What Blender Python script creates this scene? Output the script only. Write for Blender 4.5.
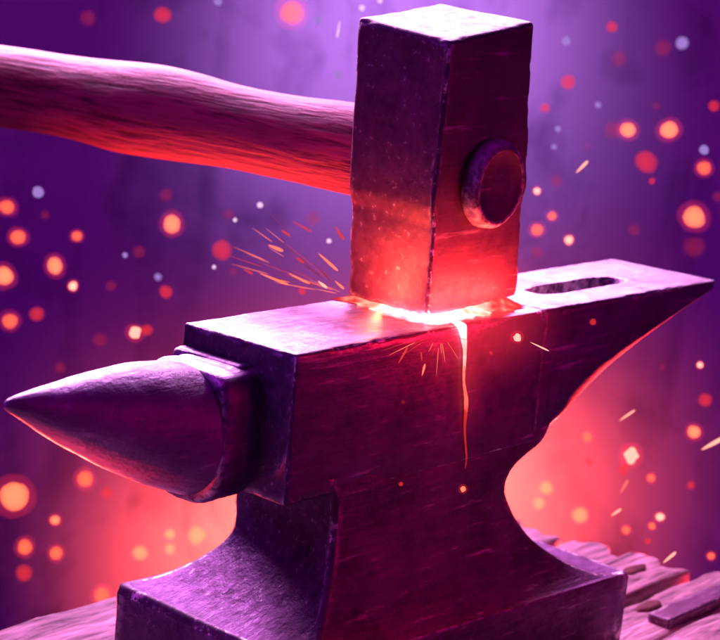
import bpy, bmesh, math, random
import numpy as np
from mathutils import Vector, Matrix, noise

for o in list(bpy.data.objects):
    bpy.data.objects.remove(o, do_unlink=True)
SC = bpy.context.scene
COL = SC.collection
R = math.radians

# ------------------------------------------------------------------ camera
FPX = 1854.03                                     # focal length in pixels of a 720 wide picture
AX = Vector((0.65030458, 0.10669376, -0.75214386))    # world X, Y, Z seen in camera space
AY = Vector((-0.75500499, 0.2003693, -0.62435535))
AZ = Vector((0.08409172, 0.97389352, 0.2108554))
CAM = Vector((-1.12845, -1.00165, 0.35975))
ROT = Matrix((AX, AY, AZ))                        # camera space -> world
cd = bpy.data.cameras.new('camera')
cam = bpy.data.objects.new('camera', cd); COL.objects.link(cam)
m4 = ROT.to_4x4(); m4.translation = CAM
cam.matrix_world = m4
cd.sensor_width = 36.0; cd.lens = FPX / 720 * 36.0
cd.clip_start = 0.05; cd.clip_end = 60
cd.dof.use_dof = True; cd.dof.focus_distance = 1.64; cd.dof.aperture_fstop = 8.5
SC.camera = cam


def at(px, py, depth):
    """the point of the place that lies `depth` metres in front of the camera in the direction of a photo pixel"""
    return CAM + ROT @ (Vector((px - 360, -(py - 320), -FPX)) / FPX * depth)


# ------------------------------------------------------------------ world, lamps, exposure
w = bpy.data.worlds.new('World'); SC.world = w; w.use_nodes = True
bg = w.node_tree.nodes['Background']
bg.inputs[0].default_value = (0.60, 0.0, 0.75, 1); bg.inputs[1].default_value = 0.12
SC.view_settings.view_transform = 'Standard'; SC.view_settings.look = 'None'
SC.view_settings.exposure = 0; SC.view_settings.gamma = 1
SC.cycles.use_denoising = True
SC.cycles.max_bounces = 6
SC.cycles.sample_clamp_indirect = 6


def lamp(kind, name, loc, col, power, target=None, size=0.1, spread=None, size_y=None, angle=None):
    l = bpy.data.lights.new(name, kind); l.color = col; l.energy = power
    if kind == 'AREA':
        l.size = size
        if size_y: l.shape = 'RECTANGLE'; l.size_y = size_y
        if spread: l.spread = R(spread)
    else:
        l.shadow_soft_size = size
    if kind == 'SPOT':
        l.spot_size = R(angle); l.spot_blend = 1.0
    o = bpy.data.objects.new(name, l); COL.objects.link(o); o.location = loc
    if target is not None:
        o.rotation_euler = (Vector(target) - Vector(loc)).to_track_quat('-Z', 'Y').to_euler()
    return o


PINK = (1.0, 0.50, 1.0); VIOLET = (0.42, 0.13, 1.0); FIRE = (1.0, 0.10, 0.035)
lamp('AREA', 'key_lamp', (0.72, 1.40, 0.80), (1.0, 0.42, 0.95), 20, (0.12, 0.07, 0.0), 0.7, spread=70)
lamp('AREA', 'rim_lamp', (1.35, 0.95, 0.85), (1.0, 0.45, 0.95), 17, (0.3, 0.07, 0.0), 0.9, spread=90)
lamp('AREA', 'violet_fill_lamp', (-1.9, 0.6, 1.2), (0.50, 0.05, 1.0), 1.5, (0.0, 0.05, -0.1), 1.0, spread=50)
lamp('AREA', 'front_fill_lamp', (1.3, -1.9, 0.1), (0.82, 0.0, 0.20), 0.42, (0.32, 0.0, -0.2), 0.6, spread=36)
lamp('SPOT', 'backdrop_lamp', at(420, -330, 2.35), (0.95, 0.42, 0.84), 62, at(405, 30, 3.2), 0.15, angle=50)
lamp('AREA', 'backdrop_wash_lamp', at(360, -900, 1.9), (0.66, 0.0, 1.0), 3.3, at(360, 320, 3.2), 1.2)
for px, py, dep in ((262, 608, 3.14), (452, 540, 3.12)):
    p = at(px, py, dep)
    lamp('AREA', 'fire_glow_lamp', p, (1.0, 0.09, 0.028), 6.8, p + Vector((0.77, 0.64, 0.0)), 0.08, spread=135)
lamp('AREA', 'fire_glow_lamp', (0.34, 0.80, -0.52), (1.0, 0.05, 0.03), 5, (0.02, 0.15, -0.02), 0.15, spread=80)
lamp('AREA', 'fire_glow_lamp', (1.05, 0.25, -0.50), (1.0, 0.035, 0.03), 14, (0.5, 0.06, -0.05), 0.15, spread=70)
lamp('SPOT', 'fire_glow_lamp', (-0.62, 0.50, -0.45), (1.0, 0.035, 0.03), 190, (-0.155, 0.083, -0.085), 0.03, angle=14)  # added narrow beam from an unseen source, reddens only the horn's belly
# the light of the blow: narrow strips along the hot seam, and one that shines down the near side of the block
lamp('AREA', 'strike_lamp', (0.178, 0.080, 0.008), (1.0, 0.12, 0.03), 0.55, (0.212, 0.078, 0.035), 0.006, size_y=0.10)
lamp('AREA', 'strike_lamp', (0.275, -0.004, 0.010), (1.0, 0.07, 0.03), 0.55, (0.275, 0.024, 0.040), 0.12, size_y=0.006)
lamp('AREA', 'strike_lamp', (0.196, 0.080, 0.016), (1.0, 0.14, 0.05), 0.08, (0.150, 0.080, -0.002), 0.008, size_y=0.10)
lamp('AREA', 'strike_lamp', (0.25, -0.085, 0.012), (1.0, 0.01, 0.035), 0.5, (0.25, 0.0, -0.055), 0.04)


# ------------------------------------------------------------------ helpers
def tag(o, label=None, cat=None, group=None, kind=None):
    if label: o['label'] = label
    if cat: o['category'] = cat
    if group: o['group'] = group
    if kind: o['kind'] = kind
    return o


def link(name, me, mat=None, parent=None):
    o = bpy.data.objects.new(name, me); COL.objects.link(o)
    if mat: me.materials.append(mat)
    if parent:
        o.parent = parent
        o.matrix_parent_inverse = Matrix.Translation(-parent.location)
    return o


def empty(name, loc):
    o = bpy.data.objects.new(name, None); COL.objects.link(o); o.location = loc
    o.empty_display_size = 0.05
    return o


def mesh_of(name, verts, faces, smooth=True):
    me = bpy.data.meshes.new(name)
    me.from_pydata([tuple(v) for v in verts], [], faces)
    me.validate(); me.update()
    if smooth:
        me.polygons.foreach_set('use_smooth', [True] * len(me.polygons))
    return me


def nz(p, s, seed=0.0):
    return noise.noise(Vector((p[0] * s + seed, p[1] * s - seed * 1.7, p[2] * s + seed * 0.6)))


EDGE = []                                         # for the faces of the last rounded_hexa: on a rounded edge or not


def axis_samples(half, r, n):
    """positions along one axis of a rounded box: dense across the rounded edges"""
    k = 4
    e = [-half + r * (1 - math.cos(i / k * math.pi / 2)) for i in range(k)]
    mid = list(np.linspace(-half + r, half - r, n + 1))
    return e + mid + [-v for v in reversed(e)]


def rounded_hexa(corners, r=0.003, n=(20, 20, 20), rough=0.0006, chip=0.0012, seed=0.0, shape=None):
    """corners: 8 points, index = ix + 2*iy + 4*iz. A hexahedron with worn, rounded edges and a hammered skin."""
    c = [Vector(p) for p in corners]
    dx = ((c[1] - c[0]).length + (c[3] - c[2]).length + (c[5] - c[4]).length + (c[7] - c[6]).length) / 8
    dy = ((c[2] - c[0]).length + (c[3] - c[1]).length + (c[6] - c[4]).length + (c[7] - c[5]).length) / 8
    dz = ((c[4] - c[0]).length + (c[5] - c[1]).length + (c[6] - c[2]).length + (c[7] - c[3]).length) / 8
    H = (dx, dy, dz)
    S = [axis_samples(H[i], r, n[i]) for i in range(3)]
    idx = {}; V = []; F = []

    def put(p):
        k = tuple(round(a, 6) for a in p)
        if k not in idx:
            idx[k] = len(V); V.append(Vector(p))
        return idx[k]
    for ax in range(3):
        u, v = [(1, 2), (2, 0), (0, 1)][ax]
        for sgn in (-1, 1):
            for i in range(len(S[u]) - 1):
                for j in range(len(S[v]) - 1):
                    q = []
                    for a, b in ((0, 0), (1, 0), (1, 1), (0, 1)):
                        p = [0, 0, 0]; p[ax] = sgn * H[ax]; p[u] = S[u][i + a]; p[v] = S[v][j + b]
                        q.append(put(p))
                    F.append(q if sgn > 0 else q[::-1])
    out = []; on_edge = []
    for p in V:
        inner = Vector([max(-H[i] + r, min(H[i] - r, p[i])) for i in range(3)])
        d = p - inner
        edge = sum(1 for i in range(3) if abs(d[i]) > 1e-7) > 1
        on_edge.append(edge)
        nrm = d.normalized()
        q = inner + nrm * r
        amp = rough * (nz(q, 14, seed) + 0.6 * nz(q, 45, seed + 3))
        if edge:
            amp -= chip * max(0, nz(q, 60, seed + 7) + 0.35 * nz(q, 160, seed)) * 1.8
            amp -= chip * 2.0 * max(0, nz(q, 22, seed + 11) - 0.35)
        q = q + nrm * amp
        if shape: q = shape(q, H)
        t = [(q[i] / H[i] + 1) / 2 for i in range(3)]
        a = c[0].lerp(c[1], t[0]).lerp(c[2].lerp(c[3], t[0]), t[1])
        b = c[4].lerp(c[5], t[0]).lerp(c[6].lerp(c[7], t[0]), t[1])
        out.append(a.lerp(b, t[2]))
    EDGE[:] = [all(on_edge[i] for i in q) for q in F]
    return out, F


def box_corners(x0, x1, y0, y1, z0, z1):
    return [(x, y, z) for z in (z0, z1) for y in (y0, y1) for x in (x0, x1)]


def lathe(axis_pts, radii, frame, n=48, squash=(1, 1), wob=0.0, seed=0):
    """rings round a line: frame = (u, v) unit vectors"""
    u, v = frame; V = []; F = []
    for k, (p, r) in enumerate(zip(axis_pts, radii)):
        for i in range(n):
            a = 2 * math.pi * i / n
            d = u * math.cos(a) * squash[0] + v * math.sin(a) * squash[1]
            rr = r * (1 + wob * nz((math.cos(a) * 1.5, math.sin(a) * 1.5, k * 0.25), 1.0, seed))
            V.append(Vector(p) + d * rr)
    for k in range(len(axis_pts) - 1):
        for i in range(n):
            a, b = k * n + i, k * n + (i + 1) % n
            F.append([a, b, b + n, a + n])
    F.append(list(range(n))[::-1]); F.append(list(range((len(axis_pts) - 1) * n, len(axis_pts) * n)))
    return V, F


def catmull(pts, n):
    P = [Vector(p) for p in pts]
    P = [P[0] * 2 - P[1]] + P + [P[-1] * 2 - P[-2]]
    seg = len(P) - 3; out = []
    for k in range(n):
        t = k / (n - 1) * seg; i = min(int(t), seg - 1); f = t - i
        a, b, c, d = P[i:i + 4]
        out.append(0.5 * ((2 * b) + (c - a) * f + (2 * a - 5 * b + 4 * c - d) * f * f + (3 * b - a - 3 * c + d) * f ** 3))
    return out


# ------------------------------------------------------------------ materials
def new_mat(name):
    m = bpy.data.materials.new(name); m.use_nodes = True
    nt = m.node_tree; nt.nodes.clear()
    out = nt.nodes.new('ShaderNodeOutputMaterial')
    return m, nt, out


def N(nt, t, **kw):
    n = nt.nodes.new(t)
    for k, v in kw.items():
        if k in n.inputs: n.inputs[k].default_value = v
        else: setattr(n, k, v)
    return n


def ramp(nt, src, stops):
    r = nt.nodes.new('ShaderNodeValToRGB')
    e = r.color_ramp.elements
    while len(e) < len(stops): e.new(0.5)
    for el, (p, c) in zip(e, stops):
        el.position = p; el.color = (*c, 1) if len(c) == 3 else c
    nt.links.new(src, r.inputs[0])
    return r


def coords(nt, scale=(1, 1, 1), rot=(0, 0, 0)):
    tc = nt.nodes.new('ShaderNodeTexCoord'); mp = nt.nodes.new('ShaderNodeMapping')
    mp.inputs['Scale'].default_value = scale; mp.inputs['Rotation'].default_value = rot
    nt.links.new(tc.outputs['Object'], mp.inputs[0])
    return mp.outputs[0]


def iron(name, dark, light, rough=(0.34, 0.62), metallic=0.9, scratch_rot=(0.3, 0.5, 0.7), scratch=(12, 120, 120), bump=0.2, wear=(0.75, 0.66, 0.74), knocks=False):
    m, nt, out = new_mat(name)
    L = nt.links.new
    b = N(nt, 'ShaderNodeBsdfPrincipled'); L(b.outputs[0], out.inputs[0])
    c1 = coords(nt)
    n1 = N(nt, 'ShaderNodeTexNoise', Scale=16.0, Detail=8.0, Roughness=0.65); L(c1, n1.inputs['Vector'])
    n2 = N(nt, 'ShaderNodeTexNoise', Scale=90.0, Detail=6.0, Roughness=0.7); L(c1, n2.inputs['Vector'])
    c2 = coords(nt, scratch, scratch_rot)
    n3 = N(nt, 'ShaderNodeTexNoise', Scale=1.0, Detail=4.0, Roughness=0.6); L(c2, n3.inputs['Vector'])
    mixf = N(nt, 'ShaderNodeMath', operation='ADD'); L(n1.outputs[0], mixf.inputs[0])
    s = N(nt, 'ShaderNodeMath', operation='MULTIPLY'); s.inputs[1].default_value = 0.5; L(n3.outputs[0], s.inputs[0]); L(s.outputs[0], mixf.inputs[1])
    cr = ramp(nt, mixf.outputs[0], [(0.5, dark), (0.95, light)])
    geo = N(nt, 'ShaderNodeNewGeometry')
    wr = ramp(nt, geo.outputs['Pointiness'], [(0.514, (0, 0, 0)), (0.55, (1, 1, 1))])
    wm = N(nt, 'ShaderNodeMath', operation='MULTIPLY'); L(wr.outputs[0], wm.inputs[0])
    w2 = ramp(nt, n2.outputs[0], [(0.42, (0, 0, 0)), (0.58, (1, 1, 1))]); L(w2.outputs[0], wm.inputs[1])
    if knocks:
        nk = N(nt, 'ShaderNodeTexNoise', Scale=75.0, Detail=9.0, Roughness=0.75); L(c1, nk.inputs['Vector'])
        k1 = ramp(nt, nk.outputs[0], [(0.51, (0, 0, 0)), (0.56, (1, 1, 1))])
        k2 = ramp(nt, n1.outputs[0], [(0.49, (0, 0, 0)), (0.58, (1, 1, 1))])
        wm = N(nt, 'ShaderNodeMath', operation='MULTIPLY'); L(k1.outputs[0], wm.inputs[0]); L(k2.outputs[0], wm.inputs[1])
    sc = ramp(nt, n3.outputs[0], [(0.62, (0, 0, 0)), (0.72, (0.40, 0.40, 0.40))])
    wx = N(nt, 'ShaderNodeMath', operation='MAXIMUM'); L(wm.outputs[0], wx.inputs[0]); L(sc.outputs[0], wx.inputs[1]); wm = wx
    mx = N(nt, 'ShaderNodeMix', data_type='RGBA'); L(wm.outputs[0], mx.inputs[0]); L(cr.outputs[0], mx.inputs[6]); mx.inputs[7].default_value = (*wear, 1)
    L(mx.outputs[2], b.inputs['Base Color'])
    b.inputs['Metallic'].default_value = metallic
    rr = N(nt, 'ShaderNodeMapRange'); rr.inputs[1].default_value = 0.3; rr.inputs[2].default_value = 0.7
    rr.inputs[3].default_value = rough[0]; rr.inputs[4].default_value = rough[1]
    L(n2.outputs[0], rr.inputs[0]); L(rr.outputs[0], b.inputs['Roughness'])
    b1 = N(nt, 'ShaderNodeBump', Strength=bump, Distance=0.003); L(n2.outputs[0], b1.inputs['Height'])
    b2 = N(nt, 'ShaderNodeBump', Strength=bump, Distance=0.0025); L(n3.outputs[0], b2.inputs['Height']); L(b1.outputs[0], b2.inputs['Normal'])
    b3 = N(nt, 'ShaderNodeBump', Strength=bump * 0.8, Distance=0.008); L(n1.outputs[0], b3.inputs['Height']); L(b2.outputs[0], b3.inputs['Normal'])
    L(b3.outputs[0], b.inputs['Normal'])
    return m


def wood(name, dark, light, along=(6, 60, 60), rough=0.6, bump=0.6, extra=1.0, fine=0.45, gloss=0.3):
    m, nt, out = new_mat(name)
    L = nt.links.new
    b = N(nt, 'ShaderNodeBsdfPrincipled'); L(b.outputs[0], out.inputs[0])
    c1 = coords(nt, along)
    n1 = N(nt, 'ShaderNodeTexNoise', Scale=1.0, Detail=7.0, Roughness=0.62, Distortion=0.8 * extra); L(c1, n1.inputs['Vector'])
    c2 = coords(nt, tuple(a * 4 for a in along))
    n2 = N(nt, 'ShaderNodeTexNoise', Scale=1.0, Detail=4.0, Roughness=0.6); L(c2, n2.inputs['Vector'])
    ad = N(nt, 'ShaderNodeMath', operation='ADD'); L(n1.outputs[0], ad.inputs[0])
    s = N(nt, 'ShaderNodeMath', operation='MULTIPLY'); s.inputs[1].default_value = fine; L(n2.outputs[0], s.inputs[0]); L(s.outputs[0], ad.inputs[1])
    b.inputs['Specular IOR Level'].default_value = gloss
    cr = ramp(nt, ad.outputs[0], [(0.30 + 0.5 * fine, dark), (0.68 + 0.5 * fine, light)])
    L(cr.outputs[0], b.inputs['Base Color'])
    b.inputs['Roughness'].default_value = rough
    bp = N(nt, 'ShaderNodeBump', Strength=bump, Distance=0.004); L(ad.outputs[0], bp.inputs['Height']); L(bp.outputs[0], b.inputs['Normal'])
    return m


def glow(name, col, strength, sample=False):
    m, nt, out = new_mat(name)
    e = N(nt, 'ShaderNodeEmission', Strength=strength); e.inputs[0].default_value = (*col, 1)
    nt.links.new(e.outputs[0], out.inputs[0])
    if not sample:
        m.cycles.emission_sampling = 'NONE'
    return m


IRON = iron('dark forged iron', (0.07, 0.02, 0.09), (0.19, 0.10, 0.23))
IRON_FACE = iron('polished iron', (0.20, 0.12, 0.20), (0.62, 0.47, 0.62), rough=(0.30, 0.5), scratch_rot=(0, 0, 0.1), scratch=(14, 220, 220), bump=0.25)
IRON_HEAD = iron('hammer iron', (0.075, 0.012, 0.06), (0.20, 0.07, 0.17), scratch_rot=(0.0, 0.95, 0.5), scratch=(14, 130, 130), rough=(0.42, 0.65), metallic=0.55, bump=0.16)
IRON_HORN = iron('horn iron', (0.16, 0.085, 0.19), (0.36, 0.25, 0.40), scratch_rot=(0.2, 0.1, 0.35), scratch=(18, 130, 130), rough=(0.32, 0.5), bump=0.4, metallic=0.55)
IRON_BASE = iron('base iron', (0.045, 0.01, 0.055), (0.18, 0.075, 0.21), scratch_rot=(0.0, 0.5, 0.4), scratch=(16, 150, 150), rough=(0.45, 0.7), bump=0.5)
HANDLE = wood('handle wood', (0.12, 0.003, 0.04), (0.42, 0.06, 0.13), along=(60, 4, 60), rough=0.6, fine=0.9, gloss=0.3, bump=0.6)
PLANK = wood('grey plank wood', (0.06, 0.02, 0.035), (0.62, 0.38, 0.45), along=(7, 60, 60), rough=0.75, bump=0.9)
KNOT = wood('knot wood', (0.05, 0.010, 0.016), (0.16, 0.04, 0.05), along=(60, 60, 60), rough=0.8)


def backdrop_mat():
    m, nt, out = new_mat('smoky light-streaked backdrop')
    L = nt.links.new
    b = N(nt, 'ShaderNodeBsdfPrincipled', Roughness=0.95); L(b.outputs[0], out.inputs[0])
    b.inputs['Specular IOR Level'].default_value = 0.1
    n1 = N(nt, 'ShaderNodeTexNoise', Scale=1.0, Detail=5.0, Roughness=0.55, Distortion=0.6); L(coords(nt, (8, 8, 0.7)), n1.inputs['Vector'])  # upright shafts of light painted as streaks in the colour
    n2 = N(nt, 'ShaderNodeTexNoise', Scale=1.0, Detail=6.0, Roughness=0.6, Distortion=1.2); L(coords(nt, (4, 4, 4)), n2.inputs['Vector'])
    ad = N(nt, 'ShaderNodeMath', operation='ADD'); L(n1.outputs[0], ad.inputs[0]); L(n2.outputs[0], ad.inputs[1])
    cr = ramp(nt, ad.outputs[0], [(0.68, (0.17, 0.125, 0.36)), (1.30, (0.36, 0.32, 0.66))])
    L(cr.outputs[0], b.inputs['Base Color'])
    return m


IRON_EDGE = iron('worn iron edge', (0.05, 0.014, 0.055), (0.15, 0.07, 0.16), rough=(0.45, 0.68), metallic=0.5, bump=0.2, wear=(0.95, 0.85, 0.95), knocks=True)


def wear(ob, flags):
    # the rounded edges are knocked down to bare metal here and there
    me = ob.data; me.materials.append(IRON_EDGE); k = len(me.materials) - 1
    for p, fl in zip(me.polygons, flags):
        if fl: p.material_index = k


# ------------------------------------------------------------------ setting: the backdrop
fw = Vector((0.7696, 0.6385, 0)); sd = Vector((0.6385, -0.7696, 0))
V = []; F = []; nx, nzs = 60, 30
for j in range(nzs + 1):
    for i in range(nx + 1):
        u = -3.2 + 6.4 * i / nx; z = -2.4 + 4.4 * j / nzs
        p = Vector((CAM.x, CAM.y, 0)) + fw * (3.25 - 0.10 * u * u) + sd * u
        p.z = z
        p += fw * 0.05 * nz(p, 2.0, 5)
        V.append(p)
for j in range(nzs):
    for i in range(nx):
        a = j * (nx + 1) + i
        F.append([a, a + nx + 1, a + nx + 2, a + 1])
tag(link('backdrop', mesh_of('backdrop', V, F), backdrop_mat()), kind='structure')

# ------------------------------------------------------------------ plank bench under the anvil
ZW = -0.36
bench = empty('plank_bench', (0.25, 0.07, ZW))
tag(bench, 'weathered plank bench top with ragged board ends under the dark anvil', 'bench')
rnd = random.Random(4)
edges = [0.365, 0.262, 0.176, 0.098, 0.014, -0.075, -0.15, -0.23]
ends = [0.735, 0.722, 0.748, 0.752, 0.79, 0.80, 0.78, 0.79]
drop = [0.0, 0.002, -0.004, 0.003, -0.003, 0.001, 0, 0]
for k in range(7):
    y1, y0 = edges[k] - 0.002, edges[k + 1] + 0.002
    if k == 4: y1 -= 0.008

    def ragged(q, H, k=k):
        t = (q[0] / H[0] + 1) / 2
        if t > 0.9:
            q = q.copy()
            q[0] += (t - 0.9) / 0.1 * (0.026 * nz((q[1], k, 0), 34, k) + 0.007 * nz((q[1], k, q[2]), 110, k) - 0.006)
            q[2] -= (t - 0.9) / 0.1 * 0.004 * max(0, nz((q[1], k, 5), 50, k))
        return q
    v, f = rounded_hexa(box_corners(-0.95, ends[k], y0, y1, ZW - 0.045, ZW + drop[k]), 0.004, (90, 22, 4), 0.0022, 0.002, k * 3.1, ragged)
    pl = link('plank', mesh_of('plank', v, f), PLANK, bench)
    for (kx, ky) in {3: [(0.683, 0.054)], 4: [(0.606, -0.014)]}.get(k, []):
        vv = []; ff = []; nn = 24
        top = ZW + drop[k] + 0.0014
        vv.append(Vector((kx, ky, top + 0.0012)))
        for rg, (rr, hh) in enumerate(((0.35, 0.0012), (0.75, 0.001), (1.0, -0.006))):
            for i in range(nn):
                a = 2 * math.pi * i / nn
                s = 1 + 0.25 * nz((math.cos(a), math.sin(a), k), 1.3, k)
                vv.append(Vector((kx + 0.030 * rr * s * math.cos(a), ky + 0.011 * rr * s * math.sin(a), top + hh)))
        for i in range(nn):
            ff.append([0, 1 + i, 1 + (i + 1) % nn])
            for rg in range(2):
                a = 1 + rg * nn + i; b_ = 1 + rg * nn + (i + 1) % nn
                ff.append([a, a + nn, b_ + nn, b_])
        kn = link('knot', mesh_of('knot', vv, ff), KNOT, pl)
        kn.matrix_parent_inverse = Matrix.Identity(4)
# dark strip added in place of the shaded slot in the boards at the right
v, f = rounded_hexa(box_corners(0.565, 0.80, -0.066, -0.038, ZW - 0.004, ZW + 0.008), 0.0025, (30, 6, 2), 0.0010, 0.0016, 9)
wear(link('slot_strip', mesh_of('slot_strip', v, f), IRON_HEAD, bench), EDGE)

# ------------------------------------------------------------------ the anvil
anvil = empty('anvil', (0.24, 0.07, ZW))
tag(anvil, 'heavy dark iron anvil with pointed horn and slotted heel standing on planks', 'anvil')
BW = 0.137


def block_shape(q, H):
    # the near and far sides run on into the waist without a ledge
    x = q[0] + H[0]
    if q[2] < -H[2] + 0.008 and abs(q[1]) > H[1] - 0.008 and x > 0.05:
        q = q.copy(); g = min(1, (x - 0.05) / 0.03)
        q[1] += (math.copysign(H[1], q[1]) - q[1]) * g
    return q


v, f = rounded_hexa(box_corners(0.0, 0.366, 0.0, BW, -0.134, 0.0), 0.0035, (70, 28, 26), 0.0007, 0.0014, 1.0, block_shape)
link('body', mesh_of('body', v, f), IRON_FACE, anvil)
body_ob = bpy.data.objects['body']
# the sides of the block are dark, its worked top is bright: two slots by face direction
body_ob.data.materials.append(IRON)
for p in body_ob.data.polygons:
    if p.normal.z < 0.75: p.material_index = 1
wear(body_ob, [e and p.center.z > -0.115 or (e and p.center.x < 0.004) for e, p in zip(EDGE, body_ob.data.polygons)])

# heel: flat above, tapering below to a thin end, with the long hardy hole cut in
hc = [(0.3655, 0.0025, -0.143), (0.692, 0.001, -0.013), (0.3655, BW - 0.002, -0.143), (0.690, BW - 0.001, -0.015),
      (0.3655, 0.0025, -0.0004), (0.694, 0.001, -0.0004), (0.3655, BW - 0.002, -0.0004), (0.691, BW, -0.0004)]


def heel_shape(q, H):
    q = q.copy()
    t = (q[0] / H[0] + 1) / 2; s = (1 - q[2] / H[2]) / 2       # s: 1 at the underside
    q[2] += H[2] * 0.05 * s * math.sin(math.pi * t)               # the underside is a little hollow
    e = max(0.0, s - 0.70) / 0.30                                 # softened lower edges
    f = max(0.0, min(1.0, (t - 0.08) / 0.40)); f = f * f * (3 - 2 * f)
    q[1] *= 1 - 0.26 * e ** 1.4 * (0.25 + 0.75 * f)
    return q


v, f = rounded_hexa(hc, 0.003, (80, 28, 24), 0.0007, 0.0015, 2.0, heel_shape)
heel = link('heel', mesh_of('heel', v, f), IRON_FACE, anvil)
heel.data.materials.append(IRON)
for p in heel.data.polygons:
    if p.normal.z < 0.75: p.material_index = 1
bm = bmesh.new(); ring = []
for i in range(56):
    a = 2 * math.pi * i / 56
    x = 0.508 + math.copysign(abs(math.cos(a)) ** 0.55, math.cos(a)) * 0.083
    y = 0.0625 + math.copysign(abs(math.sin(a)) ** 0.7, math.sin(a)) * 0.0185
    x += 0.003 * nz((math.cos(a), math.sin(a), 0), 3, 2); y += 0.0016 * nz((math.cos(a), math.sin(a), 0), 4, 7)
    ring.append((x, y))
lo = [bm.verts.new((x, y, -0.3)) for x, y in ring]; hi = [bm.verts.new((x, y, 0.05)) for x, y in ring]
for i in range(56):
    j = (i + 1) % 56; bm.faces.new((lo[i], lo[j], hi[j], hi[i]))
bm.faces.new(lo[::-1]); bm.faces.new(hi)
cm = bpy.data.meshes.new('slot_cutter'); bm.to_mesh(cm); bm.free()
cut = bpy.data.objects.new('slot_cutter', cm); COL.objects.link(cut)
cm.materials.append(IRON)
mod = heel.modifiers.new('slot', 'BOOLEAN'); mod.operation = 'DIFFERENCE'; mod.object = cut; mod.solver = 'EXACT'
bpy.context.view_layer.update()
dg = bpy.context.evaluated_depsgraph_get()
nm = bpy.data.meshes.new_from_object(heel.evaluated_get(dg))
heel.modifiers.clear(); heel.data = nm
bpy.data.objects.remove(cut, do_unlink=True)
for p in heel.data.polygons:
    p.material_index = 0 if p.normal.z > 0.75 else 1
    p.use_smooth = True

# step between the block and the horn (two pieces of one forged shoulder)
v, f = rounded_hexa(box_corners(-0.016, 0.002, 0.048, BW - 0.002, -0.130, -0.0185), 0.006, (4, 24, 24), 0.0007, 0.001, 3.3)
link('collar', mesh_of('collar', v, f), IRON, anvil)


V = []; F = []; n = 96
prof = [(-0.046, 0.80), (-0.0458, 0.93), (-0.0445, 0.965), (-0.041, 0.99), (-0.036, 1.0), (-0.028, 1.0), (-0.024, 0.985), (-0.020, 0.985), (-0.016, 1.0), (-0.008, 1.0), (-0.002, 1.0), (0.002, 1.0)]
for x, k in prof:
    for i in range(n):
        a = 2 * math.pi * i / n; c, sn = math.cos(a), math.sin(a)
        ex = 0.36 if sn > 0 else 0.78
        p = Vector((x, 0.083 + 0.050 * k * math.copysign(abs(c) ** ex, c), -0.0815 + 0.0605 * k * math.copysign(abs(sn) ** ex, sn)))
        d = Vector((0, c, sn))
        V.append(p + d * (0.0011 * nz(p, 30, 4) + 0.0007 * nz(p, 80, 6)))
for k in range(len(prof) - 1):
    for i in range(n):
        a, b_ = k * n + i, k * n + (i + 1) % n
        F.append([a, b_, b_ + n, a + n])
F.append(list(range(n))[::-1]); F.append(list(range((len(prof) - 1) * n, len(prof) * n)))
sh = link('shoulder', mesh_of('shoulder', V, F), IRON, anvil)
sh.data.materials.append(IRON_FACE)
for p in sh.data.polygons:
    if p.normal.z > 0.85: p.material_index = 1

# horn: a blunt cone whose back stays near level while its belly rises to the tip
prof = [(-0.240, -0.0262, -0.0300), (-0.236, -0.0235, -0.0335), (-0.222, -0.0210, -0.0430), (-0.19, -0.0180, -0.0650), (-0.16, -0.0150, -0.0825),
        (-0.13, -0.0130, -0.0990), (-0.10, -0.0125, -0.1140), (-0.07, -0.0150, -0.1265), (-0.052, -0.0185, -0.1335), (-0.046, -0.0205, -0.1350), (-0.040, -0.025, -0.131)]
cen = catmull([(x, (t + b) / 2, (t - b) / 2) for x, t, b in prof], 64)
pts = [Vector((c[0], 0.083, c[1])) for c in cen]; rad = [max(c[2], 0.001) for c in cen]
v, f = lathe(pts, rad, (Vector((0, 0, 1)), Vector((0, 1, 0))), 72, (1, 0.86))
vv = []
for p in v:
    d = Vector((0, p[1] - 0.083, p[2] + 0.07)).normalized()
    vv.append(p + d * (0.0007 * nz(p, 18, 2) + 0.0004 * nz(p, 60, 4)))
link('horn', mesh_of('horn', vv, f), IRON_HORN, anvil)

# waist and feet: four corner lines swept from under the block to the edge of the feet, then straight down
NLc = [(0.050, -0.0002, -0.119), (0.063, -0.0004, -0.136), (0.067, -0.0002, -0.155), (0.064, -0.003, -0.175), (0.052, -0.012, -0.207), (0.028, -0.028, -0.240), (0.006, -0.044, -0.257), (-0.011, -0.052, -0.262)]
NRc = [(0.403, 0.006, -0.124), (0.386, 0.0015, -0.1365), (0.356, -0.0003, -0.1475), (0.335, 0.0, -0.161), (0.329, 0.0, -0.179), (0.337, -0.002, -0.198), (0.353, -0.005, -0.219), (0.379, -0.012, -0.243), (0.421, -0.030, -0.270), (0.455, -0.045, -0.282), (0.491, -0.052, -0.285)]
FLc = [(0.058, 0.131, -0.126), (0.076, 0.135, -0.150), (0.081, 0.137, -0.180), (0.082, 0.137, -0.195), (0.080, 0.139, -0.212), (0.070, 0.146, -0.226), (0.048, 0.157, -0.240), (0.022, 0.172, -0.252), (-0.011, 0.188, -0.258)]
FRc = [(0.404, 0.123, -0.117), (0.380, 0.134, -0.140), (0.340, 0.137, -0.160), (0.329, 0.137, -0.179), (0.340, 0.139, -0.205), (0.375, 0.150, -0.240), (0.425, 0.172, -0.268), (0.491, 0.188, -0.283)]
NLV = 60
ch = [catmull(c, NLV) for c in (NLc, NRc, FRc, FLc)]
bot = [Vector((c[-1].x, c[-1].y, ZW + 0.001)) for c in ch]
ctr = Vector((0.24, 0.068, 0))
lev = []
for k in range(NLV):
    lev.append([c[k] for c in ch])
low = []
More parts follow.
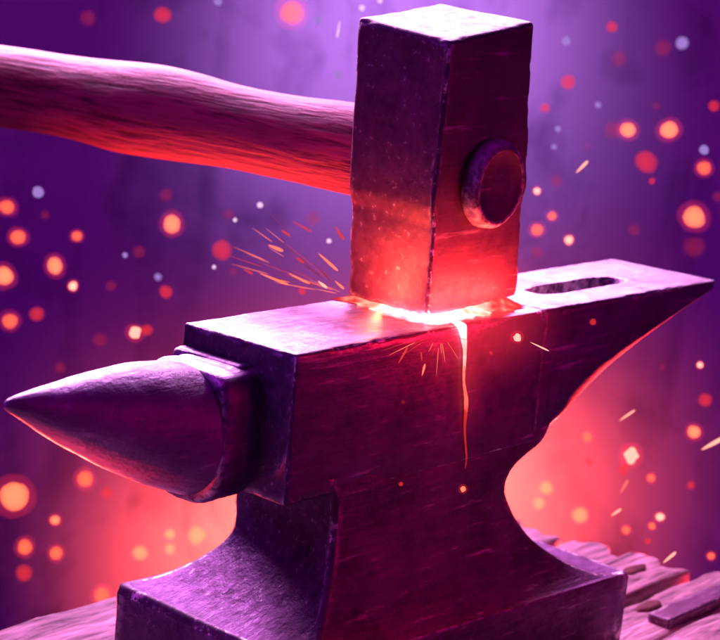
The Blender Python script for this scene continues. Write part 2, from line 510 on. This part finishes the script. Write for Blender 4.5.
for t in (0.0, 0.02, 0.06, 0.25, 0.5, 0.75, 1.0):
    lv = []
    for c, b_ in zip(ch, bot):
        p = c[-1].lerp(b_, t)
        out_ = (p - ctr); out_.z = 0; out_.normalize()
        g = 0.0032 * min(1.0, t / 0.06) if t < 0.9 else 0.002
        lv.append(p + out_ * g + Vector((0, 0, -0.0012 if t > 0 else 0)))
    low.append(lv)
lev += low[1:]
V = []; F = []; SEG = 24
for k, q in enumerate(lev):
    ringp = []
    for s in range(4):
        a, b_ = q[s], q[(s + 1) % 4]; pv, nxt = q[(s - 1) % 4], q[(s + 2) % 4]
        Ls = (b_ - a).length; cr_ = 0.005
        for i in range(SEG + 1):
            t = (cr_ / Ls) + (1 - 2 * cr_ / Ls) * i / SEG
            ringp.append(a.lerp(b_, t))
        # one rounded point on the corner itself
        cpt = b_ + ((a - b_).normalized() + (nxt - b_).normalized()) * 0.0016
        ringp.append(cpt)
    for p in ringp:
        d = Vector((p.x - ctr.x, (p.y - ctr.y) * 2, 0)).normalized()
        V.append(p + d * (0.0012 * nz(p, 16, 3) + 0.0007 * nz(p, 48, 6)))
M = 4 * (SEG + 2)
for k in range(len(lev) - 1):
    for i in range(M):
        a, b_ = k * M + i, k * M + (i + 1) % M
        F.append([a, a + M, b_ + M, b_])
F.append(list(range(M))); F.append(list(range((len(lev) - 1) * M, len(lev) * M))[::-1])
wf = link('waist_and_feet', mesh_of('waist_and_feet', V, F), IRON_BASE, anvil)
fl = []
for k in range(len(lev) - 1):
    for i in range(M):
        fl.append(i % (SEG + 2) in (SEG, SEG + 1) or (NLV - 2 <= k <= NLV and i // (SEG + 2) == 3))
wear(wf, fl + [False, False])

# ------------------------------------------------------------------ the hammer
HC = [Vector(p) for p in ((0.1798, 0.119, 0.2715), (0.1785, 0.0079, 0.2605), (0.3047, 0.0081, 0.2797), (0.3033, 0.1208, 0.2858),
                          (0.2118, 0.1293, 0.0025), (0.2074, 0.0269, 0.0037), (0.347, 0.0245, 0.0105), (0.3435, 0.1292, 0.0130))]
hr = Matrix(((0.993, 0.008, -0.121), (-0.014, 0.999, -0.043), (0.121, 0.044, 0.992)))
UX, UY, UZ = hr.col[0].normalized(), hr.col[1].normalized(), hr.col[2].normalized()
HB = Vector((0.2741, 0.0753, 0.0083))
hammer = empty('hammer', (0.275, 0.08, 0.006))
tag(hammer, 'square headed iron hammer with wooden handle resting its glowing face on the anvil', 'hammer')
hcn = [HC[5], HC[6], HC[4], HC[7], HC[1], HC[2], HC[0], HC[3]]


def cheek(q, H):
    q = q.copy()
    t = (q[2] / H[2] + 1) / 2
    if t > 0.34:
        e = min(1, (t - 0.34) / 0.07) * max(0.0, 1 - max(0, t - 0.45) / 0.45)
    else:
        e = 0
    q[0] *= 1 + 0.068 * e
    if t < 0.05: q[0] *= 1 - 0.02 * (1 - t / 0.05)
    return q


v, f = rounded_hexa(hcn, 0.0045, (30, 28, 72), 0.0009, 0.0011, 6.0, cheek)
head = link('head', mesh_of('head', v, f), IRON_HEAD, hammer)
head.data.materials.append(IRON)
for p in head.data.polygons:
    if p.normal.z > 0.8: p.material_index = 1
wear(head, EDGE)


def hl(x, y, z): return HB + UX * x + UY * y + UZ * z


# the round end of the handle's eye, standing proud of the right cheek
bx, bz = 0.0070, 0.1235
prof = [(-0.040, 0.0415), (-0.0535, 0.0415), (-0.0560, 0.0445), (-0.0600, 0.0440), (-0.0670, 0.0425), (-0.0700, 0.0400), (-0.0712, 0.0370), (-0.0708, 0.0345), (-0.0690, 0.0330), (-0.0688, 0.015), (-0.0690, 0.002)]
v, f = lathe([hl(bx, y, bz) for y, r in prof], [r * 0.96 for y, r in prof], (UX, UZ), 64, (0.95, 1.0), 0.02, 3)
bo = link('eye_cap', mesh_of('eye_cap', v, f), IRON_HEAD, hammer)

# handle, leaving the hidden cheek away from the viewer to the left
tp = [(0.95, 0.115), (0.8, 0.128), (0.663, 0.141), (0.572, 0.145), (0.502, 0.151), (0.42, 0.160), (0.364, 0.161), (0.295, 0.158), (0.208, 0.160), (0.126, 0.168), (0.04, 0.169)]
bt = [(0.95, 0.015), (0.806, 0.030), (0.677, 0.041), (0.556, 0.052), (0.453, 0.051), (0.387, 0.058), (0.294, 0.068), (0.205, 0.073), (0.131, 0.075), (0.04, 0.077)]
ys = np.linspace(0.04, 0.95, 130)
zt = np.interp(ys, [a for a, b in tp][::-1], [b for a, b in tp][::-1]); zb = np.interp(ys, [a for a, b in bt][::-1], [b for a, b in bt][::-1])
ker = np.ones(9) / 9
zt = np.convolve(np.pad(zt, 4, 'edge'), ker, 'valid'); zb = np.convolve(np.pad(zb, 4, 'edge'), ker, 'valid')
V = []; F = []; n = 56
for k, y in enumerate(ys):
    c = (zt[k] + zb[k]) / 2; r = (zt[k] - zb[k]) / 2
    for i in range(n):
        a = 2 * math.pi * i / n
        rr = 1 + 0.018 * nz((math.cos(a), y * 6, math.sin(a)), 1.6, 4) + 0.012 * nz((math.cos(a) * 3, y * 9, math.sin(a) * 3), 1.6, 8)
        V.append(hl(0.013 + 0.74 * r * rr * math.cos(a), y, c + r * rr * math.sin(a)))
for k in range(len(ys) - 1):
    for i in range(n):
        a, b_ = k * n + i, k * n + (i + 1) % n
        F.append([a, a + n, b_ + n, b_])
F.append(list(range(n))); F.append(list(range((len(ys) - 1) * n, len(ys) * n))[::-1])
link('handle', mesh_of('handle', V, F), HANDLE, hammer)


# ------------------------------------------------------------------ molten metal squeezed out between hammer and anvil
def molten_mat(name, reach, lo, hi):
    """cools with the distance from the struck corner"""
    m, nt, out = new_mat(name)
    L = nt.links.new
    e = N(nt, 'ShaderNodeEmission'); L(e.outputs[0], out.inputs[0])
    co = coords(nt)
    ds = N(nt, 'ShaderNodeVectorMath', operation='DISTANCE'); L(co, ds.inputs[0]); ds.inputs[1].default_value = (0.214, 0.016, 0.004)
    ht = N(nt, 'ShaderNodeMapRange', clamp=False); L(ds.outputs['Value'], ht.inputs[0])
    ht.inputs[1].default_value = 0.0; ht.inputs[2].default_value = reach; ht.inputs[3].default_value = 1.0; ht.inputs[4].default_value = 0.0
    n1 = N(nt, 'ShaderNodeTexNoise', Scale=70.0, Detail=5.0); L(co, n1.inputs['Vector'])
    s = N(nt, 'ShaderNodeMath', operation='MULTIPLY_ADD'); L(n1.outputs[0], s.inputs[0]); s.inputs[1].default_value = 0.6; s.inputs[2].default_value = -0.30
    ad = N(nt, 'ShaderNodeMath', operation='ADD'); L(ht.outputs[0], ad.inputs[0]); L(s.outputs[0], ad.inputs[1])
    cr = ramp(nt, ad.outputs[0], [(0.0, (0.35, 0.008, 0.02)), (0.30, (0.9, 0.035, 0.04)), (0.6, (1.0, 0.14, 0.10)), (0.95, (1.0, 0.42, 0.42))])
    L(cr.outputs[0], e.inputs[0])
    st = N(nt, 'ShaderNodeMapRange'); L(ad.outputs[0], st.inputs[0]); st.inputs[1].default_value = 0.35; st.inputs[2].default_value = 1.0
    st.inputs[3].default_value = lo; st.inputs[4].default_value = hi
    L(st.outputs[0], e.inputs[1])
    return m


MOLTEN = molten_mat('molten metal', 0.17, 0.9, 16.0)
RUNNEL = molten_mat('molten runnel', 0.15, 0.8, 4.5)


splash = empty('molten_metal', (0.21, 0.02, 0.004))
tag(splash, 'white hot molten metal squeezed out round the hammer face on the anvil', 'molten metal')
inner = [HC[4], HC[5], HC[6], HC[7]]
cx = sum((p.x for p in inner)) / 4; cy = sum((p.y for p in inner)) / 4
V = []; F = []; n = 160; rings = 9
for k in range(rings):
    t = k / (rings - 1)
    for i in range(n):
        a = 2 * math.pi * i / n; d = Vector((math.cos(a), math.sin(a)))
        # radius of the hammer face in this direction, then of the splash
        ri = 1 / max(abs(d.x) / 0.066, abs(d.y) / 0.050)
        ro = ri + 0.020 + 0.010 * nz((d.x * 2, d.y * 2, 0), 2, 5) + 0.006 * nz((d.x * 6, d.y * 6, 0), 2, 9)
        ro -= 0.006
        r = ri * 0.9 + (ro - ri * 0.9) * t
        x, y = cx + d.x * r, cy + d.y * r
        y = max(y, 0.003 - 0.002 * nz((x, 0, 0), 90, 1))
        z = 0.0014 + 0.007 * (1 - t) ** 1.3 * (0.75 + 0.5 * nz((x, y, 0), 40, 2)) + 0.004 * max(0, (x - 0.25)) / 0.1 * (1 - t)
        V.append(Vector((x, y, z)))
for k in range(rings - 1):
    for i in range(n):
        a, b_ = k * n + i, k * n + (i + 1) % n
        F.append([a, b_, b_ + n, a + n][::-1])
me = mesh_of('pool', V, F)
link('pool', me, MOLTEN, splash)

# the runnel down the near side of the block
dp = [(0.2215, 0.004, 0.0035), (0.2225, -0.0015, 0.001), (0.2245, -0.003, -0.005), (0.231, -0.0028, -0.024), (0.2345, -0.0025, -0.053), (0.241, -0.003, -0.075), (0.2445, -0.002, -0.103), (0.2515, -0.002, -0.131), (0.250, -0.003, -0.142)]
dr = [0.0065, 0.0070, 0.0050, 0.0022, 0.0014, 0.0026, 0.0013, 0.0011, 0.0006]
cp = catmull(dp, 70); rr = np.interp(np.linspace(0, 8, 70), range(9), dr)
V, F = lathe(cp, list(rr), (Vector((1, 0, 0)), Vector((0, 1, 0))), 16, (1, 0.6))
link('drip', mesh_of('drip', V, F), RUNNEL, splash)

# bloom of the blow's light, put in as an added emissive volume
def bloom_mat():
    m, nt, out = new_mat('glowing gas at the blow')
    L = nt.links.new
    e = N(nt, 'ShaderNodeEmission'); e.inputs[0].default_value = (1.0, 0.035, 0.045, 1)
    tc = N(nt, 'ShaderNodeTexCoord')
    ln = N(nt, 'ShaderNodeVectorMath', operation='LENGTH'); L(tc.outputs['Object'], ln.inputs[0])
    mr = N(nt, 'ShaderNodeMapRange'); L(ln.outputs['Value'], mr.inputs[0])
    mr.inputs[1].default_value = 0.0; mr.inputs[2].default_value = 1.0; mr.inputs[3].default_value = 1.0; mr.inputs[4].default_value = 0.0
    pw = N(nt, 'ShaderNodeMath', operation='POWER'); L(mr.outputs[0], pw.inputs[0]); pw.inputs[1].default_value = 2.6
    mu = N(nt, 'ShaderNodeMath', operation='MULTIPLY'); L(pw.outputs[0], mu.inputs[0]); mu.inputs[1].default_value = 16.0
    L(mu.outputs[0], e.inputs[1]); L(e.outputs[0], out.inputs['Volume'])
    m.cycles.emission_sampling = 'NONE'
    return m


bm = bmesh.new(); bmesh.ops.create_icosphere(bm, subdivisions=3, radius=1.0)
gm = bpy.data.meshes.new('strike_bloom'); bm.to_mesh(gm); bm.free()
go = link('strike_bloom', gm, bloom_mat())
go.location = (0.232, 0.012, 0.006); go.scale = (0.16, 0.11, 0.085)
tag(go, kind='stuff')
go2 = link('strike_bloom', gm.copy(), None); go2.location = (0.236, -0.004, -0.050); go2.scale = (0.024, 0.024, 0.085)  # second added bloom, along the drip
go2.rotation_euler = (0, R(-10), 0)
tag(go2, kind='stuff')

# ------------------------------------------------------------------ sparks and embers
GL = dict(
    orange=glow('ember orange', (1.0, 0.16, 0.09), 1.7),
    hot=glow('ember white hot', (1.0, 0.32, 0.24), 2.0),
    red=glow('ember red', (1.0, 0.055, 0.06), 0.80),
    dim=glow('ember dim', (1.0, 0.09, 0.16), 0.30),
    mote=glow('mote violet', (0.50, 0.27, 0.85), 0.75),  # dust is no lamp; the light it catches is put in as emission
    pale=glow('mote pale', (1.0, 0.6, 0.95), 1.0),  # for motes, caught light likewise put in as emission
)


def ember_bloom(name, col, strength, absorb=0.45):
    """a ball of glowing gas, thickest through its middle; the object's alpha carries one over its radius"""
    m, nt, out = new_mat(name)
    e = N(nt, 'ShaderNodeEmission'); e.inputs[0].default_value = (*col, 1)
    oi = N(nt, 'ShaderNodeObjectInfo')
    mu = N(nt, 'ShaderNodeMath', operation='MULTIPLY'); mu.inputs[1].default_value = strength
    nt.links.new(oi.outputs['Alpha'], mu.inputs[0]); nt.links.new(mu.outputs[0], e.inputs[1])
    ab = N(nt, 'ShaderNodeVolumeAbsorption'); ab.inputs[0].default_value = (0, 0, 0, 1)
    m2 = N(nt, 'ShaderNodeMath', operation='MULTIPLY'); m2.inputs[1].default_value = absorb  # absorption added so the background shows less through an ember's glow
    nt.links.new(oi.outputs['Alpha'], m2.inputs[0]); nt.links.new(m2.outputs[0], ab.inputs['Density'])
    sh = N(nt, 'ShaderNodeAddShader'); nt.links.new(e.outputs[0], sh.inputs[0]); nt.links.new(ab.outputs[0], sh.inputs[1])
    nt.links.new(sh.outputs[0], out.inputs['Volume'])
    m.cycles.homogeneous_volume = True
    m.cycles.emission_sampling = 'NONE'
    return m


BLOOM = dict(
    orange=ember_bloom('ember glow orange', (1.0, 0.115, 0.035), 1.15),
    bright=ember_bloom('ember glow bright', (1.0, 0.17, 0.065), 1.6),
    hot=ember_bloom('ember glow hot', (1.0, 0.30, 0.20), 2.0),
    red=ember_bloom('ember glow red', (1.0, 0.035, 0.04), 0.48),
    dim=ember_bloom('ember glow dim', (1.0, 0.04, 0.08), 0.11, 0.2),
    mote=GL['mote'], pale=GL['pale'],
)
HALO = ember_bloom('ember halo', (1.0, 0.03, 0.045), 0.17, 0.0)  # added red fringe of light round the brighter embers


def ember_mesh(seed, shard=False):
    bm = bmesh.new(); bmesh.ops.create_icosphere(bm, subdivisions=3, radius=1.0)
    for vtx in bm.verts:
        c = vtx.co.copy()
        vtx.co *= 1 + (0.12 if not shard else 0.55) * nz(c, 1.1, seed) + 0.08 * nz(c, 3, seed)
    me = bpy.data.meshes.new('ember'); bm.to_mesh(me); bm.free()
    me.polygons.foreach_set('use_smooth', [True] * len(me.polygons))
    return me


EM = {k: [ember_mesh(i * 7.3 + 1) for i in range(3)] for k in BLOOM}
SH = {k: ember_mesh(3.7, True) for k in GL}
for d_ in (EM,):
    for k, l in d_.items():
        for me in l: me.materials.append(BLOOM[k])
for k, me in SH.items(): me.materials.append(GL[k])


HALO_MESH = ember_mesh(2.2); HALO_MESH.materials.append(HALO)


def streak_mesh():
    V, F = [], []; n = 8; prof = [(-1, 0.05), (-0.7, 0.45), (-0.2, 0.8), (0.4, 1.0), (0.8, 0.8), (1.0, 0.15)]
    for x, r in prof:
        for i in range(n):
            a = 2 * math.pi * i / n; V.append((x, r * math.cos(a), r * math.sin(a)))
    for k in range(len(prof) - 1):
        for i in range(n):
            a, b_ = k * n + i, k * n + (i + 1) % n; F.append([a, b_, b_ + n, a + n])
    F.append(list(range(n))[::-1]); F.append(list(range((len(prof) - 1) * n, len(prof) * n)))
    return mesh_of('spark', V, F)


ST = {}
for k in GL:
    me = streak_mesh(); me.materials.append(GL[k]); ST[k] = me

rs = random.Random(11)
G_AIR = 'embers drifting in the purple air'


def ember(px, py, r, kind, depth, label, shard=False, cat='ember'):
    me = SH[kind] if shard else EM[kind][rs.randrange(3)]
    o = bpy.data.objects.new({'mote': 'dust_mote', 'pale': 'dust_mote'}.get(kind, 'ember'), me); COL.objects.link(o)
    o.location = at(px, py, depth)
    bloom = kind not in ('mote', 'pale') and not shard
    if bloom and 2.1 < depth < 2.75: depth = min(depth + 0.45, 3.0)
    s = r / FPX * depth * (1.0 if bloom else 1.0)
    if bloom: o.color = (1, 1, 1, 1 / s)
    o.scale = (s * rs.uniform(0.9, 1.1), s * rs.uniform(0.9, 1.1), s)
    o.rotation_euler = (rs.uniform(0, 6), rs.uniform(0, 6), rs.uniform(0, 6))
    if kind in ('orange', 'bright', 'hot') and r > 2.4:
        h = bpy.data.objects.new('halo', HALO_MESH); COL.objects.link(h); h.parent = o
        hs = 2.0 if shard else 1.6
        h.scale = (hs, hs, hs); h.color = (1, 1, 1, 1 / (s * hs))
    tag(o, label, 'dust mote' if kind in ('mote', 'pale') else 'ember', 'pale motes floating in the air' if kind in ('mote', 'pale') else G_AIR)
    return o


def spark(x0, y0, x1, y1, r, kind, depth, label):
    a, b_ = at(x0, y0, depth + 0.015), at(x1, y1, depth - 0.015)
    o = bpy.data.objects.new('spark', ST[kind]); COL.objects.link(o)
    o.location = (a + b_) / 2; o.scale = ((b_ - a).length / 2, 0.55 * r / FPX * depth, 0.55 * r / FPX * depth)
    o.rotation_euler = (b_ - a).to_track_quat('X', 'Z').to_euler()
    return tag(o, label, 'spark', 'streaking sparks thrown by the blow')


EMBERS = [
    # above and below the handle, left
    (88, 18, 7, 'dim', 2.7, 'faint dull red ember above the left stretch of the handle'),
    (163, 15, 8, 'red', 2.6, 'soft salmon ember at the top edge above mid handle'),
    (292, 13, 10, 'orange', 2.5, 'large bright orange ember at the top edge left of the hammer head'),
    (218, 1, 4, 'mote', 2.5, 'faint violet mote cut by the top edge above the handle'),
    (338, 75, 4, 'mote', 2.6, 'soft violet mote between handle and the hammer top corner'),
    (318, 20, 4, 'mote', 2.7, 'dull violet mote right of the large orange ember by the hammer head'),
    (362, 8, 3, 'pale', 2.4, 'pale mote just above the top left corner of the hammer head'),
    (380, 1, 2.5, 'pale', 2.4, 'pale mote cut by the top edge above the hammer head'),
    (38, 192, 5.5, 'mote', 2.3, 'round violet mote alone under the handle at far left'),
    (7, 207, 6, 'orange', 2.4, 'flattened orange ember at the left edge under the handle'),
    (18, 237, 6.5, 'orange', 2.4, 'round orange ember near the left edge below the flattened one'),
    (77, 236, 4.5, 'orange', 2.5, 'small orange ember with a soft red side, left of the brightest ember under the handle'),
    (55, 266, 7, 'bright', 2.4, 'bright orange ember in the middle of the left cluster under the handle'),
    (4, 276, 7.5, 'bright', 2.4, 'bright ember half cut by the left edge level with the anvil top'),
    (73, 286, 4, 'hot', 2.3, 'small white hot ember above the white triangular shard'),
    (10, 321, 6.5, 'orange', 2.4, 'orange ember at the left edge above the horn tip'),
    (37, 314, 7, 'red', 2.6, 'dull red soft ember left of the white triangular shard'),
    (172, 224, 8, 'bright', 2.3, 'brightest large ember under the middle of the handle'),
    (166, 195, 6, 'dim', 2.7, 'dim red ember just above the brightest ember under the handle'),
    (139, 252, 6, 'dim', 2.7, 'dim red ember below left of the brightest ember under the handle'),
    (125, 255, 2.5, 'mote', 2.3, 'tiny violet mote beside the dim red ember under the handle'),
    (158, 277, 3.5, 'mote', 2.7, 'faint violet mote above the small red oval ember'),
    (111, 286, 5, 'dim', 2.6, 'small dim red ember between the white shard and the red oval ember'),
    (166, 292, 5.5, 'red', 2.4, 'small red oval ember above the far corner of the anvil top'),
    (222, 250, 9, 'red', 2.5, 'large ragged red ember between handle and anvil top'),
    (229, 214, 5, 'dim', 2.7, 'dim red haze of an ember above the ragged red ember'),
    (45, 215, 5, 'dim', 2.8, 'very faint red ember between the flattened ember and the handle'),
    (260, 205, 3, 'pale', 2.2, 'white square mote under the handle right of centre'),
    (235, 220, 2.2, 'pale', 2.2, 'tiny white mote beside the ragged red ember'),
    (329, 241, 2.4, 'pale', 2.1, 'tiny white mote close to the left cheek of the hammer'),
    (214, 267, 2, 'pale', 2.2, 'tiny pale mote below the ragged red ember'),
    (313, 219, 6, 'dim', 2.5, 'dim red round ember under the handle beside the hammer'),
    (233, 272, 3.5, 'dim', 2.2, 'small dim pink ember at the tail of the spark streaks'),
    (302, 291, 4, 'red', 2.1, 'small dull red ember over the anvil top left of the hammer'),
    (147, 330, 5, 'red', 2.5, 'red ember behind the horn shoulder beside the anvil top corner'),
    (100, 340, 7, 'dim', 2.7, 'large dim red ember above the back of the horn'),
    (60, 368, 5, 'dim', 2.7, 'faint red ember above the front half of the horn'),
    # right of the hammer
    (612, 27, 5, 'red', 2.5, 'small red ember nearest the top edge right of the hammer'),
    (566, 41, 4.5, 'mote', 2.4, 'violet mote right of the hammer head top'),
    (619, 59, 7, 'dim', 2.6, 'dim pink ember below the red ember at top right'),
    (568, 82, 6.5, 'red', 2.4, 'clear red ember right of the upper hammer head'),
    (545, 108, 4.5, 'red', 2.4, 'small salmon ember touching the right outline of the hammer head'),
    (558, 129, 3, 'mote', 2.4, 'small violet mote level with the hammer eye cap top'),
    (554, 147, 2.5, 'mote', 2.5, 'tiny violet mote right of the hammer eye cap'),
    (598, 105, 3, 'mote', 2.7, 'faint violet mote between the clear red ember and the bright pair'),
    (613, 130, 8, 'dim', 2.6, 'dim red ember touching the left one of the bright pair'),
    (628, 130, 6.5, 'bright', 2.3, 'left bright ember of the pair at right'),
    (669, 130, 7.5, 'bright', 2.3, 'right bright ember of the pair, the larger one'),
    (663, 48, 8, 'dim', 2.7, 'large dim mauve ember at top right'),
    (682, 43, 6, 'mote', 2.8, 'round dusky violet mote beside the large dim mauve ember'),
    (646, 162, 10, 'red', 2.5, 'large soft red ember below the bright pair'),
    (652, 181, 3, 'red', 2.3, 'tiny pink ember under the large soft red ember'),
    (656, 106, 4, 'dim', 2.8, 'faint red ember above the bright pair'),
    (714, 106, 5, 'red', 2.5, 'red ember at the right edge above the violet mote'),
    (704, 150, 4.5, 'mote', 2.3, 'bright violet mote near the right edge'),
    (704, 168, 6, 'orange', 2.4, 'orange ember near the right edge right under the violet mote'),
    (694, 217, 9, 'bright', 2.3, 'largest bright ember above the heel end'),
    (694, 247, 10, 'dim', 2.6, 'broad dim red ember between the largest bright ember and the heel'),
    (718, 197, 5, 'dim', 2.7, 'dim red ember cut by the right edge above the heel'),
    (537, 191, 3, 'hot', 2.3, 'small pale ember beside the hammer at eye cap height'),
    (552, 216, 3.5, 'orange', 2.4, 'small orange ember above the heel beside the hammer'),
    (537, 230, 5, 'orange', 2.4, 'round salmon ember close to the hammer above the heel slot'),
    (569, 240, 4, 'hot', 2.4, 'small pinkish white ember above the heel slot'),
    (537, 252, 5.5, 'dim', 2.6, 'dim red ember close to the hammer, lowest above the heel'),
    (634, 230, 5.5, 'dim', 2.6, 'dim red ember above the far corner of the heel'),
    (557, 181, 6, 'dim', 2.7, 'dim red ember right of the small pale ember by the hammer'),
    (587, 146, 3, 'dim', 2.7, 'faint small red ember above the slanting spark at right'),
    # under the heel
    (616, 395, 2.5, 'dim', 2.3, 'tiny dim ember under the middle of the heel'),
    (662, 367, 3, 'dim', 2.4, 'tiny red ember just under the outer heel'),
    (700, 365, 2.6, 'hot', 2.3, 'tiny white ember right under the heel end'),
    (705, 400, 6, 'red', 2.5, 'soft red ember at right under the heel end'),
    (587, 437, 4.5, 'orange', 2.4, 'oval orange ember beside the waist under the heel'),
    (694, 432, 5.5, 'bright', 2.3, 'round bright ember left of the long white spark at the right edge'),
    (589, 462, 3.2, 'red', 2.4, 'small red ember under the oval orange ember'),
    (623, 469, 6, 'red', 2.6, 'soft red ember under the ragged white ember'),
    (651, 478, 3.5, 'orange', 2.4, 'small orange ember alone at right of the soft red ember'),
    (546, 488, 7, 'bright', 2.9, 'soft orange glow ember beside the waist, upper of two'),
    (539, 503, 6, 'bright', 2.9, 'soft orange glow ember beside the waist, lower of two'),
    (580, 515, 8, 'bright', 2.95, 'soft broad orange ember over the planks beside the waist'),
    (660, 517, 3.6, 'hot', 2.2, 'small hot ember, upper of the pair over the ragged plank ends'),
    (652, 526, 3, 'orange', 2.2, 'small orange ember, lower of the pair over the ragged plank ends'),
    (626, 530, 3.4, 'orange', 2.2, 'small orange ember left of the pair over the plank ends'),
    (648, 541, 3, 'red', 2.2, 'small red ember low over the plank ends'),
    (691, 485, 4, 'red', 2.7, 'faint red ember in the glow near the right edge'),
    (711, 556, 3, 'orange', 2.2, 'small ember at the right edge over the last plank'),
    # under the horn
    (14, 496, 13, 'bright', 2.2, 'largest ember of all, glowing at far left under the horn'),
    (85, 479, 6.5, 'orange', 2.4, 'round orange ember just under the belly of the horn'),
    (55, 520, 4.2, 'bright', 2.3, 'small bright ember between the largest ember and the foot'),
    (25, 547, 6, 'orange', 2.4, 'orange ember under the largest ember at far left'),
    (56, 553, 5.5, 'orange', 2.4, 'orange ember right of the one under the largest ember'),
    (24, 573, 7.5, 'red', 2.7, 'soft red ember lowest at far left'),
    (102, 595, 7, 'orange', 2.4, 'soft orange ember low over the planks beside the foot'),
    (140, 553, 8, 'bright', 2.85, 'soft tall orange ember in the glow above the foot'),
    (170, 534, 5.5, 'bright', 2.85, 'soft orange ember in the glow, upper of two under the horn'),
    (170, 549, 5.5, 'bright', 2.85, 'soft orange ember in the glow, lower of two under the horn'),
    (197, 535, 9, 'bright', 2.85, 'broad pale orange ember in the glow beside the waist'),
    (107, 493, 6, 'red', 2.85, 'soft red ember in the glow under the horn belly'),
    # in front of the anvil
    (593, 322, 3.6, 'red', 1.78, 'red ember floating in front of the dark heel side'),
    (401, 484, 2.6, 'red', 1.60, 'tiny red ember before the dark anvil side left of the drip'),
    (403, 402, 2.2, 'dim', 1.60, 'tiny dim ember before the anvil side between edge and drip'),
    (491, 353, 2, 'red', 1.62, 'tiny red ember under the hammer right of the drip'),
]
for e in EMBERS: ember(*e)
SHARDS = [
    (135, 333, 5.5, 'hot', 2.2, 'white hot triangular shard above the horn'),
    (631, 455, 6.5, 'hot', 2.2, 'ragged white hot ember in the air under the heel'),
    (463, 489, 2.6, 'orange', 1.60, 'elongated glowing bead below the end of the molten drip'),
    (517, 337, 3.6, 'hot', 1.64, 'bright irregular ember before the anvil side right of the drip'),
]
for e in SHARDS: ember(*e, shard=True)
SPARKS = [
    (259, 273, 289, 285, 2.3, 'orange', 1.9, 'longest orange spark streak over the anvil top left of the hammer'),
    (288, 273, 310, 284, 2.1, 'orange', 1.9, 'orange spark streak, second from the hammer over the anvil top'),
    (268, 245, 283, 251, 3.2, 'orange', 1.95, 'short thick orange spark between handle and anvil top'),
    (318, 253, 338, 271, 2.6, 'orange', 1.85, 'steep orange spark beside the left cheek of the hammer'),
    (318, 281, 327, 288, 2.6, 'hot', 1.8, 'short white spark low beside the left cheek of the hammer'),
    (292, 221, 312, 232, 1.8, 'red', 2.0, 'dim red spark streak under the handle near the hammer'),
    (281, 230, 290, 236, 2.2, 'red', 2.0, 'short dim red spark under the handle left of the dim streak'),
    (335, 226, 344, 240, 2.6, 'red', 1.85, 'red spark touching the hammer just under the handle'),
    (243, 269, 253, 274, 2.0, 'red', 2.0, 'short red spark at the tail of the longest streak'),
    (296, 257, 304, 263, 2.2, 'red', 2.0, 'short pink red spark above the two orange streaks'),
    (335, 281, 344, 289, 2.2, 'orange', 1.82, 'orange spark at the foot of the hammer left cheek'),
    (312, 262, 332, 282, 1.2, 'dim', 1.9, 'thin dim spark line beside the steep orange spark'),
    (302, 262, 322, 278, 1.2, 'dim', 1.9, 'thin dim spark line left of the steep orange spark'),
    (340, 20, 337, 38, 2.2, 'pale', 2.3, 'pale upright sliver near the top left corner of the hammer head'),
    (576, 173, 588, 161, 2.6, 'hot', 2.2, 'slanting white spark in the air right of the hammer eye cap'),
    (619, 421, 635, 410, 1.9, 'hot', 2.2, 'slanting white spark under the heel'),
    (701, 450, 725, 437, 3.8, 'hot', 2.2, 'long thick white spark at the right edge under the heel'),
    (611, 516, 621, 509, 2.2, 'hot', 2.2, 'short pale spark over the planks'),
    (663, 563, 676, 552, 2.6, 'hot', 2.1, 'short bright spark just above the ragged plank ends'),
    (620, 494, 628, 480, 1.4, 'orange', 2.3, 'thin orange spark under the ragged white ember'),
    (398, 364, 408, 347, 2.0, 'red', 1.57, 'red spark falling down the anvil side left of the drip'),
    (422, 376, 425, 364, 2.0, 'orange', 1.57, 'orange spark falling nearest left of the molten drip'),
    (422, 361, 421, 352, 1.4, 'red', 1.57, 'thin red spark just above the falling orange spark'),
    (530, 342, 549, 351, 1.5, 'hot', 1.64, 'thin white spark flying right before the block side'),
]
for s in SPARKS: spark(*s)
for k in range(26):                                    # the fan of fine trails on the near side of the handle
    a = R(rs.uniform(10, 48)); d0 = rs.uniform(8, 95); ln = rs.uniform(16, 46)
    x, y = 350 - d0 * math.cos(a), 296 - d0 * math.sin(a)
    spark(x - ln * math.cos(a), y - ln * math.sin(a), x, y, rs.uniform(0.4, 0.7), rs.choice(['red', 'dim', 'orange']), rs.uniform(1.84, 2.0),
          'hair thin faint spark trail in the fan left of the hammer')
for k in range(14):                                    # rays of light at the struck corner, put in as emissive slivers
    a = R(rs.uniform(20, 160)); d0 = rs.uniform(7, 16); ln = rs.uniform(10, 34)
    x, y = 440 + 1.9 * d0 * math.cos(a), 334 + d0 * math.sin(a)
    spark(x + 1.3 * ln * math.cos(a), y + ln * math.sin(a), x, y, rs.uniform(0.35, 0.6), rs.choice(['red', 'orange']), 1.575,
          'hair thin added light ray shooting down from the struck edge of the anvil')
